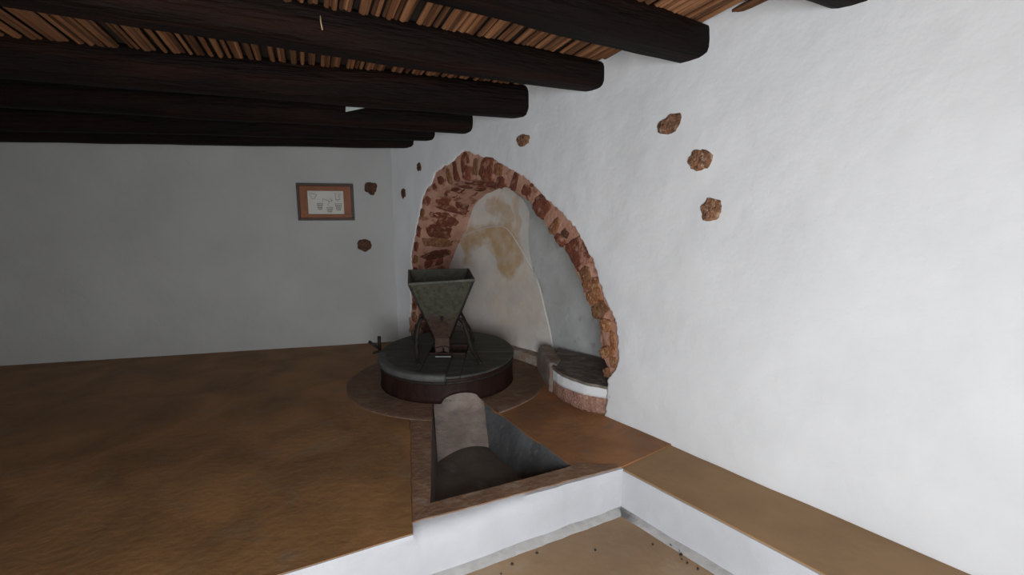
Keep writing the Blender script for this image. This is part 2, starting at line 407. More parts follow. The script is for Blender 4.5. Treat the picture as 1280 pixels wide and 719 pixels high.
# courses in the left reveal and under the crown (angle, start, end across the depth, half height)
th = 2.80
rows = []
while th > 1.50:
    r = interp(P_IN, th); half = random.uniform(.028, .048)
    rows.append((th, half)); th -= (2*half+random.uniform(.012, .040))/r
for (th, half) in rows:
    w0 = random.uniform(.04, .16); w1 = random.uniform(.62, .92)
    segs = [(w0, w1)] if random.random() < .8 else [(w0, (w0+w1)/2-.04), ((w0+w1)/2+.04, w1)]
    for (a, b) in segs:
        r = interp(P_IN, th); cw = (a+b)/2; hw = (b-a)/2
        tilt = random.uniform(-.12, .12)
        def surf(x, y, o, th=th, r=r, cw=cw, tilt=tilt):
            return soffit(th+(y+x*tilt*.5)/r, min(1, max(0, cw+x/(DEP+.03))), o)
        brick_mesh(surf, blob_poly(20, hw*(DEP+.03), half*1.1, .26, .55), random.uniform(.005,.010), 'brick_red' if random.random() < .75 else 'brick_tan', arch)
# tan patch low in the reveal, as in the photograph
def surf(x, y, o):
    return soffit(2.60+y/1.35, .5+x/(DEP+.03), o)
brick_mesh(surf, blob_poly(14, .15, .055, .15), .024, 'brick_tan', arch)
# voussoirs of the front ring: (s, z, half width along the arch, half height across it, kind)
def ring_brick(s, z, ha, hr, kind, h=.018, jit=.12, rot=0.0):
    th = th_of(s, z); r0 = math.hypot(s-CEN[0], z-CEN[1])
    # local frame along the arch
    s2, z2 = at_polar(P_IN, th+.02); s1, z1 = at_polar(P_IN, th-.02)
    t = Vector((s2-s1, z2-z1)).normalized(); n = Vector((-t.y, t.x))
    if rot:
        c, q = math.cos(rot), math.sin(rot); t = Vector((t.x*c-t.y*q, t.x*q+t.y*c)); n = Vector((-t.y, t.x))
    def surf(x, y, o):
        a = s+t.x*x+n.x*y; b = z+t.y*x+n.y*y
        return wpt(a, b, -.012+o)
    brick_mesh(surf, blob_poly(22, ha*1.2, hr*1.15, jit+.10, .62), h*.42, kind, arch)
for a in ((1.53,1.765,.042,.095,'brick_red'),(1.665,1.72,.026,.075,'brick_red'),(1.76,1.69,.022,.06,'brick_tan'),(1.255,1.715,.070,.085,'brick_red'),
          (1.40,1.74,.020,.06,'brick_tan'),(1.115,1.705,.040,.042,'brick_orange'),(1.10,1.605,.030,.035,'brick_red'),(.93,1.60,.022,.065,'brick_red'),
          (.80,1.525,.040,.035,'brick_red'),(.735,1.565,.014,.016,'brick_red'),(.635,1.415,.060,.075,'brick_red'),(.505,1.265,.026,.060,'brick_orange'),
          (.40,1.215,.028,.026,'rubble_dark'),(.45,1.165,.045,.024,'brick_red'),(.275,1.085,.090,.080,'brick_red'),(.205,.945,.040,.040,'brick_tan'),
          (.155,.885,.032,.060,'brick_orange'),(.12,.80,.045,.055,'brick_orange'),(.075,.715,.042,.060,'brick_tan'),(.02,.62,.038,.040,'brick_orange'),
          (-.05,.53,.050,.020,'brick_orange'),(.0,.44,.030,.060,'brick_orange'),(-.06,.385,.030,.028,'brick_orange'),(.0,.30,.026,.022,'brick_tan'),
          (1.88,1.655,.030,.030,'brick_red'),(1.97,1.60,.025,.022,'brick_red'),(2.09,1.475,.040,.028,'brick_red'),(2.17,1.36,.034,.022,'brick_tan'),
          (2.235,1.18,.045,.024,'brick_red'),(2.28,1.03,.04,.024,'brick_red'),(2.305,.90,.034,.022,'brick_tan'),(2.315,.77,.04,.022,'brick_red'),(2.33,.62,.04,.022,'brick_tan'),(2.345,.44,.05,.022,'brick_red'),(2.35,.30,.04,.022,'brick_tan')):
    ring_brick(*a)

# ------------------------------------------------------------------ the back of the niche: cream plaster and grey render
BOUND = [(-.05,.90),(.167,.901),(.327,.942),(.527,1.012),(.68,1.063),(.868,1.154),(1.01,1.195),(1.189,1.216),(1.367,1.198),(1.474,1.268),(1.564,1.421),(1.80,1.60)]
def npt(s, z, out=0.0):
    p = plan(s); return Vector((p.x, p.y, z))+INTO*(DEP-out)
def niche(name, side, m, label):
    v = []; f = []; uv = []; NZ, NS = 60, 40
    for i in range(NZ+1):
        z = -.02+1.80*i/NZ; sb = interp(BOUND, z)
        for j in range(NS+1):
            t = j/NS
            if side > 0: s = sb+(2.75-sb)*t; o = .006*fbm((s*2, z*2, 6.1))+.012*max(0, 1-t*14)*0
            else: s = sb+.12-(sb+.42)*t; o = -.02+.006*fbm((s*2, z*2, 1.1))-.0*t
            v.append(npt(s, z, o)); uv.append((s, z))
    for i in range(NZ):
        for j in range(NS): f.append((i*(NS+1)+j, i*(NS+1)+j+1, (i+1)*(NS+1)+j+1, (i+1)*(NS+1)+j))
    return struct(mesh_obj(name, v, f, m, None, True, uv), label, 'wall')
wall_niche = niche('wall_niche', 1, 'niche_cream', 'stained cream plaster at the back of the arched niche')
niche('wall_niche_side', -1, 'niche_grey', 'grey cement render on the right side of the arched niche')
# raised plaster line: arched seam, then the edge of the cream plaster
RIDGE = [(2.206,1.062),(2.068,1.141),(1.93,1.183),(1.806,1.212),(1.67,1.232),(1.549,1.237),(1.49,1.212),(1.421,1.161),(1.36,1.09),(1.296,1.019),(1.214,.914),(1.154,.853)]
mb = MB(); mb.tube([npt(s, z, .002) for s, z in RIDGE], .006, 6); mb.build('plaster_seam', 'niche_cream', wall_niche, True)
mb = MB(); mb.tube([npt(s+.004, z, -.004) for z, s in BOUND[1:6]], [.012,.012,.012,.011,.008], 6); mb.build('plaster_edge', 'niche_cream', wall_niche, True)

# ------------------------------------------------------------------ exposed stones in the plaster
def wall_stone(s, z, rx, rz, m, parent, pt, h=.02, label=None, rot=0, n=16, jit=.16):
    c, q = math.cos(rot), math.sin(rot)
    def surf(x, y, o): return pt(s+x*c-y*q, z+x*q+y*c, o)
    o = brick_mesh(surf, blob_poly(24, rx, rz, jit+.05, .9), h, m, parent, 'stone', .5)
    if label: o['label'] = label
def wp(s, z, o): return wpt(s, z, o+wavy(s, z))
wall_stone(-.397,1.846,.075,.050,'rubble',wall_right,wp,.010,'rough pink and brown stone bared in the plaster under the nearest beam', -.28)
wall_stone(-.590,1.637,.060,.060,'rubble',wall_right,wp,.010,'round rough stone bared in the plaster')
wall_stone(-.668,1.377,.062,.055,'rubble',wall_right,wp,.010,'dark round stone bared in the plaster')
wall_stone(.824,1.898,.066,.044,'rubble',wall_right,wp,.010,'small grey-brown stone bared above the arch')
wall_stone(2.178,1.788,.030,.040,'rubble_dark',wall_right,wp,.010)
wall_stone(2.432,1.549,.036,.050,'rubble_dark',wall_right,wp,.010)

# ------------------------------------------------------------------ back, left and rear walls
BD = Vector((-.972, -.236)).normalized()
BN = Vector((.236, -.972)).normalized()
def bpt(t, z, out=0.0):
    p = WC+BD*t+BN*out; return Vector((p.x, p.y, z))
def bwavy(t, z): return .010*fbm((t*1.3, z*1.3, 7.7))
XL = -5.3
v = []; f = []; NX, NZ = 60, 24; TL = (WC.x-XL)/.972
for i in range(NZ+1):
    for j in range(NX+1):
        t = -.03+(TL+.03)*j/NX; z = -.3+2.85*i/NZ
        fl = .05*math.exp(-((t)/.05)**2)*0
        v.append(bpt(t, z, bwavy(t, z)+fl))
for i in range(NZ):
    for j in range(NX): f.append((i*(NX+1)+j, i*(NX+1)+j+1, (i+1)*(NX+1)+j+1, (i+1)*(NX+1)+j))
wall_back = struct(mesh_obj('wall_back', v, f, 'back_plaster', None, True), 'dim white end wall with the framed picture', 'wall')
def bp_(t, z, o): return bpt(t, z, o+bwavy(t, z))
wall_stone(.211,1.607,.056,.062,'rubble_dark',wall_back,bp_,.010,'dark red round stone bared beside the picture')
wall_stone(.300,1.034,.066,.060,'rubble_dark',wall_back,bp_,.010,'dark brown stone bared below the picture')
pr = plan(S0)
yl = bpt(TL, 0).y
mb = MB(); mb.box(((XL-.1), (yl+REAR)/2, 1.1), (.1,0,0), (0,(yl-REAR)/2+.3,0), (0,0,1.5)); struct(mb.build('wall_left', 'white_plaster'), 'whitewashed side wall', 'wall')
mb = MB(); y0 = REAR-.12
def rear(x0, x1, z0, z1): mb.box(((x0+x1)/2, y0, (z0+z1)/2), ((x1-x0)/2,0,0), (0,.12,0), (0,0,(z1-z0)/2))
rear(XL-.2, DOOR[0], -.4, 2.6); rear(DOOR[1], pr.x+.4, -.4, 2.6); rear(DOOR[0], DOOR[1], 1.83, 2.6); rear(DOOR[0], DOOR[1], -.4, -.25)
struct(mb.build('wall_rear', 'white_plaster'), 'whitewashed wall with the open doorway', 'wall')

# ------------------------------------------------------------------ floors, step and ledge
STEP_D = Vector((.598+.441, 2.372-1.91)).normalized()
J0 = Vector((-.426, 1.836)); J1 = Vector((-.441, 1.905)); SC = Vector((.598, 2.372))
LFT = J0+Vector((-.337,-.169)).normalized()*5.6          # far end of the step on the left
EDG = SC-NT*3.9                                            # ledge edge running beside the long wall
WALLPT = Vector((.923, 2.612))
def floor_mesh(name, poly, holes, z, thick, m, label, bev=.008):
    bm = bmesh.new(); edges = []
    for loop in [poly]+holes:
        vs = [bm.verts.new((p[0], p[1], z)) for p in loop]
        for i in range(len(vs)): edges.append(bm.edges.new((vs[i], vs[(i+1)%len(vs)])))
    bmesh.ops.triangle_fill(bm, use_beauty=True, use_dissolve=False, edges=edges)
    r = bmesh.ops.extrude_face_region(bm, geom=bm.faces[:])
    for q in [g for g in r['geom'] if isinstance(g, bmesh.types.BMVert)]: q.co.z -= thick
    bmesh.ops.recalc_face_normals(bm, faces=bm.faces)
    me = bpy.data.meshes.new(name); bm.to_mesh(me); bm.free(); me.materials.append(MATS[m])
    o = bpy.data.objects.new(name, me); COL.objects.link(o)
    if bev:
        md = o.modifiers.new('bevel', 'BEVEL'); md.width = bev; md.segments = 2; md.limit_method = 'ANGLE'; md.angle_limit = R(60)
    return struct(o, label, 'floor')
def wob(a, b, n, amp, seed):
    a, b = Vector(a), Vector(b); d = (b-a); nn = Vector((-d.y, d.x)).normalized(); out = []
    for i in range(n):
        t = i/n; p = a+d*t; k = amp*fbm((p.x*6, p.y*6, seed), 3)*(0 if i == 0 else 1); out.append(p+nn*k)
    return out
lp = bpt(TL, 0, -.05)
left_poly = [Vector((LFT.x, LFT.y))]+wob(LFT, J0, 40, .010, 1.0)[1:]+wob(J0, (-.675,2.937), 24, .012, 2.0)+[Vector((-.675,2.937)), Vector((-.72,3.5)), Vector((-.72,4.35)), Vector((-1.0,4.9)), Vector((-1.15,5.0)), Vector((lp.x, lp.y)), Vector((LFT.x, lp.y))]
floor_mesh('floor_upper', left_poly, [], 0.0, .05, 'tan_floor', 'worn tan painted floor left of the mill', .003)
TR_FL, TR_FR, TR_BR, TR_BL = Vector((-.388,2.050)), Vector((.330,2.380)), Vector((-.206,3.345)), Vector((-.580,3.345))
trough_hole = wob(TR_FL, TR_FR, 14, .006, 4.0)+wob(TR_FR, (-.206,3.262), 18, .008, 5.0)+[Vector((-.206,3.262))]+wob(TR_BR, TR_BL, 6, .004, 6.0)+[TR_BL]+wob((-.580,3.262), TR_FL, 18, .004, 7.0)
nb = [npt(s, 0, -.02) for s in (2.5, 2.0, 1.5, 1.0, .5, .05)]
right_poly = [q+Vector((-.004,.009)) for q in wob(J1, SC, 30, .007, 8.0)]+[SC+Vector((-.004,.009)), Vector((.76,2.498))]+[WALLPT+Vector((.05,.04))]+[Vector(wpt(-.3,0,-.03)[:2]), Vector(wpt(.0,0,-.06)[:2])]+[Vector(p[:2]) for p in reversed(nb)]+[Vector((-.72,4.36)), Vector((-.715,3.5)), Vector((-.672,2.937))]+[q-Vector((.03,0)) for q in reversed(wob(J1, (-.672,2.937), 24, .010, 2.0)[1:])]
floor_mesh('floor_mill', right_poly, [trough_hole], -.004, .02, 'red_floor', 'reddish brown painted floor around the trough', .003)
ledge = [SC+Vector((.002,-.004))]+[EDG, EDG-Vector((-NT.y, NT.x))*.9, WALLPT+Vector((.08,.03))]
ledge = [SC+Vector((.003,.0)), SC+Vector((-.01,.03)), Vector((.78,2.52)), WALLPT+Vector((.06,.06)), Vector(wpt(-4.6,0,-.05)[:2]), EDG]
floor_mesh('floor_ledge', ledge, [], -.012, .04, 'ledge_paint', 'tan ledge along the foot of the long wall', .006)
floor_mesh('floor', [(XL-.1,REAR-.2),(pr.x+.5,REAR-.2),(pr.x+.5,5.4),(XL-.1,5.4)], [], -.25, .05, 'lower_floor_paint', 'tan painted lower floor in front of the step', 0)
# white riser of the step, with its jog, and the cove at its foot
NJ = 40+1+30
def inset(p, k): return Vector(p)+Vector(k)
riser = [LFT]+wob(LFT, J0, 40, .010, 1.0)[1:]+[J0, J1]+wob(J1, SC, 30, .007, 8.0)[1:]+[SC, SC-NT*.004]+wob(SC, EDG, 24, .004, 3.0)[1:]+[EDG]
def swell(i): return .064*(1-(i-41)/(NJ-41)) if 41 <= i <= NJ else 0.0
v = []; f = []; ZR = [-.27,-.20,-.15,-.10,-.06,-.03,-.0075]
def push(i, k):       # offset towards the lower room
    a = riser[max(0,i-1) if i not in (41, NJ+1) else i]; b = riser[min(len(riser)-1,i+1) if i not in (40, NJ) else i]; d = (b-a).normalized(); return riser[i]+Vector((d.y,-d.x))*k
for i in range(len(riser)):
    for z in ZR:
        k = .008+.004*fbm((riser[i].x*5, riser[i].y*5, z*9))-(.003 if z > -.02 else 0)
        if z > -.02 and i > NJ: z = -.018
        if z > -.02 and i <= 40: z = -.003
        k += swell(i)*min(1, max(0, (-.004-z)/.055))**.5
        p = push(i, k); v.append((p.x, p.y, z))
    p = push(i, -.03); v.append((p.x, p.y, -.018 if i > NJ else (-.004 if i <= 40 else -.006)))
n = len(ZR)+1
for i in range(len(riser)-1):
    for j in range(n-1): f.append((i*n+j, i*n+j+1, (i+1)*n+j+1, (i+1)*n+j))
_ws = mesh_obj('wall_step', v, f, 'step_paint', None, True); _ws.data.set_sharp_from_angle(angle=R(50))
struct(_ws, 'low white riser of the step', 'wall')
v = []; f = []
prof = ((-.02,-.222),(.006,-.226),(.026,-.238),(.046,-.2465),(.056,-.256))
for i in range(len(riser)):
    for (k, z) in prof:
        p = push(i, k+swell(i)+.004*fbm((riser[i].x*7, riser[i].y*7, 2.0))); v.append((p.x, p.y, z))
n = len(prof)
for i in range(len(riser)-1):
    for j in range(n-1): f.append((i*n+j, i*n+j+1, (i+1)*n+j+1, (i+1)*n+j))
struct(mesh_obj('baseboard_step', v, f, 'cove_plaster', None, True), 'grey cove at the foot of the white step', 'baseboard')

# ------------------------------------------------------------------ ceiling of reeds on a dark deck
RD = Vector((-math.sin(R(23)), math.cos(R(23))))        # reed direction
RE = Vector((math.cos(R(23)), math.sin(R(23))))         # across the reeds
def ceil_z(x, y):
    q = (Vector((x, y))-WB).dot(Vector((-.66,.75)))
    return 2.297-.022*q
v = []
for (x, y) in ((XL-.2,REAR-.3),(pr.x+.6,REAR-.3),(pr.x+.6,6.0),(XL-.2,6.0)): v.append((x, y, ceil_z(x, y)+.04))
for (x, y) in ((XL-.2,REAR-.3),(pr.x+.6,REAR-.3),(pr.x+.6,6.0),(XL-.2,6.0)): v.append((x, y, ceil_z(x, y)+.10))
ceiling = struct(mesh_obj('ceiling', v, [(0,1,2,3),(4,5,6,7),(0,1,5,4),(1,2,6,5),(2,3,7,6),(3,0,4,7)], 'ceiling_board'), 'ceiling of dry reeds laid across dark beams', 'ceiling')
# reed meshes: unit length along x, slightly bowed
REEDS = []
for k in range(6):
    mb = MB(); pts = []
    for i in range(13):
        x = i/12; pts.append((x, .010*fbm((x*3, k*4.1, 0)), .007*fbm((x*3, k*4.1, 9))))
    mb.tube(pts, [.0125*(1+.12*((i*7+k) % 3-1)) for i in range(13)], 7, True)
    me = bpy.data.meshes.new('reed')
    me.from_pydata([tuple(q) for q in mb.v], [], mb.f); me.materials.append(MATS['reed'])
    for p in me.polygons: p.use_smooth = True
    REEDS.append(me)
def cross_wall(e):
    # where the reed line meets the long wall or the end wall, and the rear wall
    o = RE*e; hi = 7.0
    best = None
    for i in range(240):
        s = S0+(WLEN-S0)*i/239; p = plan(s)
        d = abs(p.dot(RE)-e)
        if best is None or d < best[0]: best = (d, p.dot(RD), s)
    if best[0] < .05: hi = min(hi, best[1])
    den = BN.dot(RD); hi2 = (BN.dot(WC)-BN.dot(o))/den
    if hi2 > 0: hi = min(hi, hi2)
    lo = (REAR-o.y)/RD.y
    return lo, hi+.05
e = 2.05; cnt = 0; rest = []
while e > -4.9:
    lo, hi = cross_wall(e)
    if hi-lo > .5:
        a = RE*e+RD*lo; b = RE*e+RD*hi
        ang = math.atan2(RD.y, RD.x)+random.gauss(0, .004)
        za, zb = ceil_z(a.x, a.y), ceil_z(b.x, b.y)
        if cnt < 270:
            o = bpy.data.objects.new('reed', random.choice(REEDS)); COL.objects.link(o); o.parent = ceiling
            o.location = (a.x, a.y, za+.014+random.uniform(-.006,.006))
            o.rotation_euler = (0, -math.atan2(zb-za, hi-lo), ang)
            o.scale = (hi-lo, random.uniform(.85,1.15), random.uniform(.85,1.15))
        else: rest.append((Vector((a.x,a.y,za+.012)), Vector((b.x,b.y,zb+.012))))
        cnt += 1
    e -= random.uniform(.018, .025)
if rest:
    mb = MB()
    for a, b in rest: mb.tube([a, a.lerp(b,.5), b], .012, 6)
    o = mb.build('reeds', 'reed', ceiling, True); o['kind'] = 'stuff'

# ------------------------------------------------------------------ beams
def beam(s, ang, z0, z1at, zl, length, wd, ht, label, seed, end_taper=.85):
    p = plan(s); d = Vector((-math.cos(R(ang)), -math.sin(R(ang)))); nrm = Vector((-d.y, d.x))
    root = None
    v = []; f = []; NL, NA = 44, 20
    a0 = -.12
    for i in range(NL+1):
        t = a0+(length-a0)*i/NL
        c = p+d*t; zb = z0+(zl-z0)*(t/z1at)
        k = end_taper+(1-end_taper)*min(1, max(0, t/.9))
        k *= 1+.05*fbm((t*1.2, seed, 0), 2)
        offs = .02*fbm((t*.7, seed, 5), 2)
        for j in range(NA):
            a = 2*math.pi*j/NA; c_, s_ = math.cos(a), math.sin(a)
            sq = .62
            x = math.copysign(abs(c_)**sq, c_)*wd/2*k; y = math.copysign(abs(s_)**sq, s_)*ht/2*k
            m = 1+.05*fbm((t*1.5, c_*1.2+seed, s_*1.2), 3)+.02*fbm((t*5, c_*4+seed, s_*4), 2)
            q = c+nrm*(x*m+offs)
            v.append((q.x, q.y, zb+ht/2+y*m))
    for i in range(NL):
        for j in range(NA): f.append((i*NA+j, i*NA+(j+1)%NA, (i+1)*NA+(j+1)%NA, (i+1)*NA+j))
    f.append(tuple(range(NA))); f.append(tuple(NL*NA+j for j in range(NA)))
    o = mesh_obj('ceiling_beam', v, f, 'beam_wood', None, True)
    # own axes along the log, so that the grain follows it
    M = Matrix.Translation((p.x, p.y, z0)) @ Matrix.Rotation(math.atan2(d.y, d.x), 4, 'Z')
    o.data.transform(M.inverted()); o.matrix_world = M
    tag(o, label, 'beam', 'dark log beams under the reed ceiling')
    return o
beam(-.50, 28, 2.135, 1.05, 2.175, 6.2, .25, .20, 'thick dark log beam nearest the front, right above the pale stone', 1.0)
beam(.185, 28, 2.115, 1.66, 2.125, 6.0, .23, .20, 'dark log beam with a rounded end above the right of the arch', 2.0)
beam(.875, 20, 2.06, 1.42, 2.068, 5.4, .22, .23, 'dark log beam ending above the small stone over the arch', 3.0, 1.0)
beam(1.51, 17, 2.02, 1.2, 2.03, 5.0, .18, .20, 'dark log beam ending just above the crown of the arch', 4.0, .97)
beam(2.02, 15, 2.015, 1.0, 2.0, 4.8, .15, .18, 'slim dark log beam second from the end wall', 7.0, 1.0)
beam(2.36, 12.5, 1.978, .84, 1.967, 4.4, .18, .20, 'dark log beam lowest and farthest, close to the end wall', 5.0, 1.0)
beam(-1.22, 29, 2.18, 1.0, 2.19, 5.0, .24, .20, 'dark log beam at the upper right edge, nearest the doorway', 6.0)

# ------------------------------------------------------------------ flour trough let into the floor
tr = thing('flour_trough', (-.2, 2.6, -.2), 'sunken stone trough with sloping chute below the millstone', 'trough')
ZF = -.20
def grid(name, A, B, C, D, nx, ny, amp, m, seed, parent, bend=None):
    # bilinear patch A-B (near edge), D-C (far edge)
    v = []; f = []
    A, B, C, D = map(Vector, (A, B, C, D)); nrm = (B-A).cross(D-A).normalized()
    for i in range(ny+1):
        for j in range(nx+1):
            s, t = j/nx, i/ny
            p = A*(1-s)*(1-t)+B*s*(1-t)+C*s*t+D*(1-s)*t
            if bend: p = bend(p, s, t)
            k = min(1, 30*s*(1-s)*t*(1-t))
            v.append(p+nrm*amp*k*fbm((p.x*5, p.y*5, p.z*5+seed), 3))
    for i in range(ny):
        for j in range(nx): f.append((i*(nx+1)+j, i*(nx+1)+j+1, (i+1)*(nx+1)+j+1, (i+1)*(nx+1)+j))
    return mesh_obj(name, v, f, m, parent, True)
bFL = (-.385,2.035,ZF); bFR = (.215,2.31,ZF); bBR = (-.155,2.965,ZF); bBL = (-.470,2.78,ZF)
def bow_bed(p, s, t): return p+Vector((0, .07*4*s*(1-s)*t**3, .012*4*s*(1-s)*t**3))
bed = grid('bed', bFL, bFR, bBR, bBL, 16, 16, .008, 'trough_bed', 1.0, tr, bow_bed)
e = .004
grid('right_side', bFR, (TR_FR.x+e,TR_FR.y,-.004), (TR_BR.x+e,3.262,-.004), bBR, 8, 18, .006, 'trough_slate', 2.0, tr)
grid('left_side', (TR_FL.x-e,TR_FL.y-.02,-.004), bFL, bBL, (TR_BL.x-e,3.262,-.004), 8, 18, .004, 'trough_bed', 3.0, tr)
grid('front_side', (TR_FL.x-e,TR_FL.y-e,-.004), (TR_FR.x+e,TR_FR.y-e,-.004), bFR, bFL, 12, 6, .003, 'trough_slate', 4.0, tr)
def scoop(p, s, t):
    k = 4*s*(1-s)
    q = max(0, (t-.72)/.28)
    return p+Vector((0, .07*k*(1-t), .012*k*(1-t)+.062*q*q*(3-2*q)*max(0, 1-((s-.56)/.40)**2)**.5))
grid('chute', bBL, bBR, (-.200,3.33,.000), (-.586,3.33,.000), 30, 28, .007, 'trough_plaster', 5.0, tr, scoop)

# worn plaster rim along the left and front of the trough
fe = wob(J1, SC, 30, .007, 8.0); inn = wob(TR_FL, TR_FR, 14, .006, 4.0)
poly = [q+Vector((.004,.010)) for q in fe]+[SC+Vector((-.01,.02)), Vector((.56,2.40)), TR_FR+Vector((.03,.03))]+list(reversed(inn))
mb = MB(); mb.prism(poly, -.010, .0); mb.build('front_rim', 'trough_rim', tr)
le = wob((-.580,3.262), TR_FL, 18, .004, 7.0)
poly = [J1+Vector((.004,.012)), TR_FL]+[q for q in reversed(le) if q.y < 3.02]+[Vector((-.672,2.95))]+[q+Vector((.004,0)) for q in reversed(wob(J0, (-.675,2.937), 24, .012, 2.0)[3:])]
mb = MB(); mb.prism(poly, -.010, .0015); mb.build('left_rim', 'trough_rim', tr)

# ------------------------------------------------------------------ low round plinth under the mill
MC = Vector((-.530, 3.75, 0)); MR = .533
ns = 96; v = [(MC.x, MC.y, .006)]; f = []
for k in range(ns):
    a = 2*math.pi*k/ns; r0 = .80+.02*fbm((math.cos(a)*2, math.sin(a)*2, 4.4), 3)
    wx = INTO.x*math.cos(a)+INTO.y*math.sin(a)
    if wx > .3: r0 = min(r0, .78/wx if wx > .9 else r0)
    for (r, z) in ((r0-.10,.006),(r0-.02,.006),(r0,.004),(r0+.010,-.02)):
        v.append((MC.x+math.cos(a)*r, MC.y+math.sin(a)*r, z+.002*fbm((math.cos(a)*r*4, math.sin(a)*r*4, 1), 2)*(z > 0)))
for k in range(ns):
    q = (k+1) % ns
    f.append((0, 1+k*4, 1+q*4))
    for j in range(3): f.append((1+k*4+j, 1+k*4+j+1, 1+q*4+j+1, 1+q*4+j))
# opening for the chute: drop the wedge in front of the mill below the chute
plinth = mesh_obj('mill_plinth', v, f, 'plinth_stone', None, True)
bm = bmesh.new(); bm.from_mesh(plinth.data)
bmesh.ops.subdivide_edges(bm, edges=bm.edges[:], cuts=3, use_grid_fill=True)
kill = []
for fc in bm.faces:
    c = fc.calc_center_median()
    if c.y < 3.335 and -.58+(3.262-c.y)*.158 < c.x < -.206+(3.262-c.y)*.607: kill.append(fc)
bmesh.ops.delete(bm, geom=kill, context='FACES'); bm.to_mesh(plinth.data); bm.free()
tag(plinth, 'low round brown stone plinth under the millstone casing', 'plinth')

# ------------------------------------------------------------------ millstone casing
Z0, TILT = .004, R(3.3)
mill = thing('millstone_casing', (MC.x, MC.y, Z0), 'round dark wooden millstone casing with boarded lid', 'mill')
def lid_z(x, y): return .222+(y-MC.y)*math.tan(TILT)
NOTCH = R(-90+18)
def notch_z(a):
    d = (a-NOTCH+math.pi) % (2*math.pi)-math.pi; x = d*MR
    return Z0+.075*math.sqrt(max(0, 1-(x/.14)**2)) if abs(x) < .14 else Z0
NA = 160; v = []; f = []; RW = 7
for k in range(NA):
    a = 2*math.pi*k/NA; c, s = math.cos(a), math.sin(a)
    for j in range(RW):
        t = j/(RW-1); r = MR*(1+.004*fbm((c*6, s*6, 2)))+(.006 if t < .1 else 0)
        x, y = MC.x+c*r, MC.y+s*r; zb = notch_z(a); zt = lid_z(x, y)-.004
        v.append((x, y, zb+(zt-zb)*t))
    x, y = MC.x+c*(MR-.03), MC.y+s*(MR-.03); v.append((x, y, lid_z(x, y)-.004)); v.append((x, y, notch_z(a)))
n = RW+2
for k in range(NA):
    q = (k+1) % NA
    for j in range(n-1): f.append((k*n+j, k*n+j+1, q*n+j+1, q*n+j))
    f.append((k*n, q*n, q*n+n-1, k*n+n-1))
mesh_obj('side', v, f, 'mill_side', mill, True)
# iron hoops
def hoop(zoff, w, name):
    v = []; f = []
    for k in range(NA):
        a = 2*math.pi*k/NA; c, s = math.cos(a), math.sin(a)
        for (r, dz) in ((MR-.004,0),(MR+.007,0),(MR+.007,w),(MR-.004,w)):
            x, y = MC.x+c*r, MC.y+s*r; base = lid_z(x, y)-zoff; v.append((x, y, base+dz))
    for k in range(NA):
        q = (k+1) % NA
        for j in range(3): f.append((k*4+j, k*4+j+1, q*4+j+1, q*4+j))
    mesh_obj(name, v, f, 'dark_iron', mill, True)
hoop(.045, .016, 'hoop')
# lid: four boards with a square eye in the middle
def lid_board(inside, thick, over, m, name='lid_board', lift=0.0):
    bm = bmesh.new(); vs = []
    rr = MR+over; N_ = 128
    ring = [bm.verts.new((MC.x+math.cos(2*math.pi*k/N_)*rr, MC.y+math.sin(2*math.pi*k/N_)*rr, 0)) for k in range(N_)]
    bm.faces.new(ring)
    for (px, py, nx, ny) in inside:
        bmesh.ops.bisect_plane(bm, geom=bm.verts[:]+bm.edges[:]+bm.faces[:], plane_co=(px, py, 0), plane_no=(nx, ny, 0), clear_outer=True)
    bmesh.ops.dissolve_limit(bm, angle_limit=.0001, verts=bm.verts[:], edges=bm.edges[:]) if False else None
    r = bmesh.ops.extrude_face_region(bm, geom=bm.faces[:])
    top = [g for g in r['geom'] if isinstance(g, bmesh.types.BMVert)]
    tops = set(top)
    for q in bm.verts: q.co.z = lid_z(q.co.x, q.co.y)+lift+(thick if q in tops else -.002)
    bmesh.ops.recalc_face_normals(bm, faces=bm.faces)
    me = bpy.data.meshes.new(name); 
    for q in bm.verts: q.co -= mill.location
    bm.to_mesh(me); bm.free(); me.materials.append(MATS[m])
    o = bpy.data.objects.new(name, me); COL.objects.link(o); o.parent = mill
    md = o.modifiers.new('bevel', 'BEVEL'); md.width = .004; md.segments = 2; md.limit_method = 'ANGLE'; md.angle_limit = R(50)
    return o
cx, cy = MC.x, MC.y
g = .003
lid_board([(cx,cy+.03+g,0,-1),(cx-.14-g,cy,1,0)], .020, .012, 'mill_lid_wood')                       # back left
lid_board([(cx,cy-.02+g,0,-1),(cx+.16+g,cy,-1,0)], .017, .010, 'mill_lid_wood')                      # back right
lid_board([(cx,cy+.15+g,0,-1),(cx-.14,cy,-1,0),(cx+.16,cy,1,0)], .018, .010, 'mill_lid_wood')        # behind the eye
lid_board([(cx,cy+.03-g,0,1),(cx-.14-g,cy,1,0)], .022, .012, 'mill_lid_wood')                        # front left
lid_board([(cx,cy-.10-g,0,1),(cx-.14,cy,-1,0),(cx+.055-g,cy,1,0)], .024, .012, 'mill_lid_wood')      # front middle
lid_board([(cx,cy-.02-g,0,1),(cx+.16,cy,-1,0)], .016, .010, 'mill_lid_wood')                         # front right
lid_board([(cx,cy-.10-g,0,1),(cx+.055+g,cy,-1,0),(cx+.16-g,cy,1,0)], .016, .010, 'mill_lid_wood')
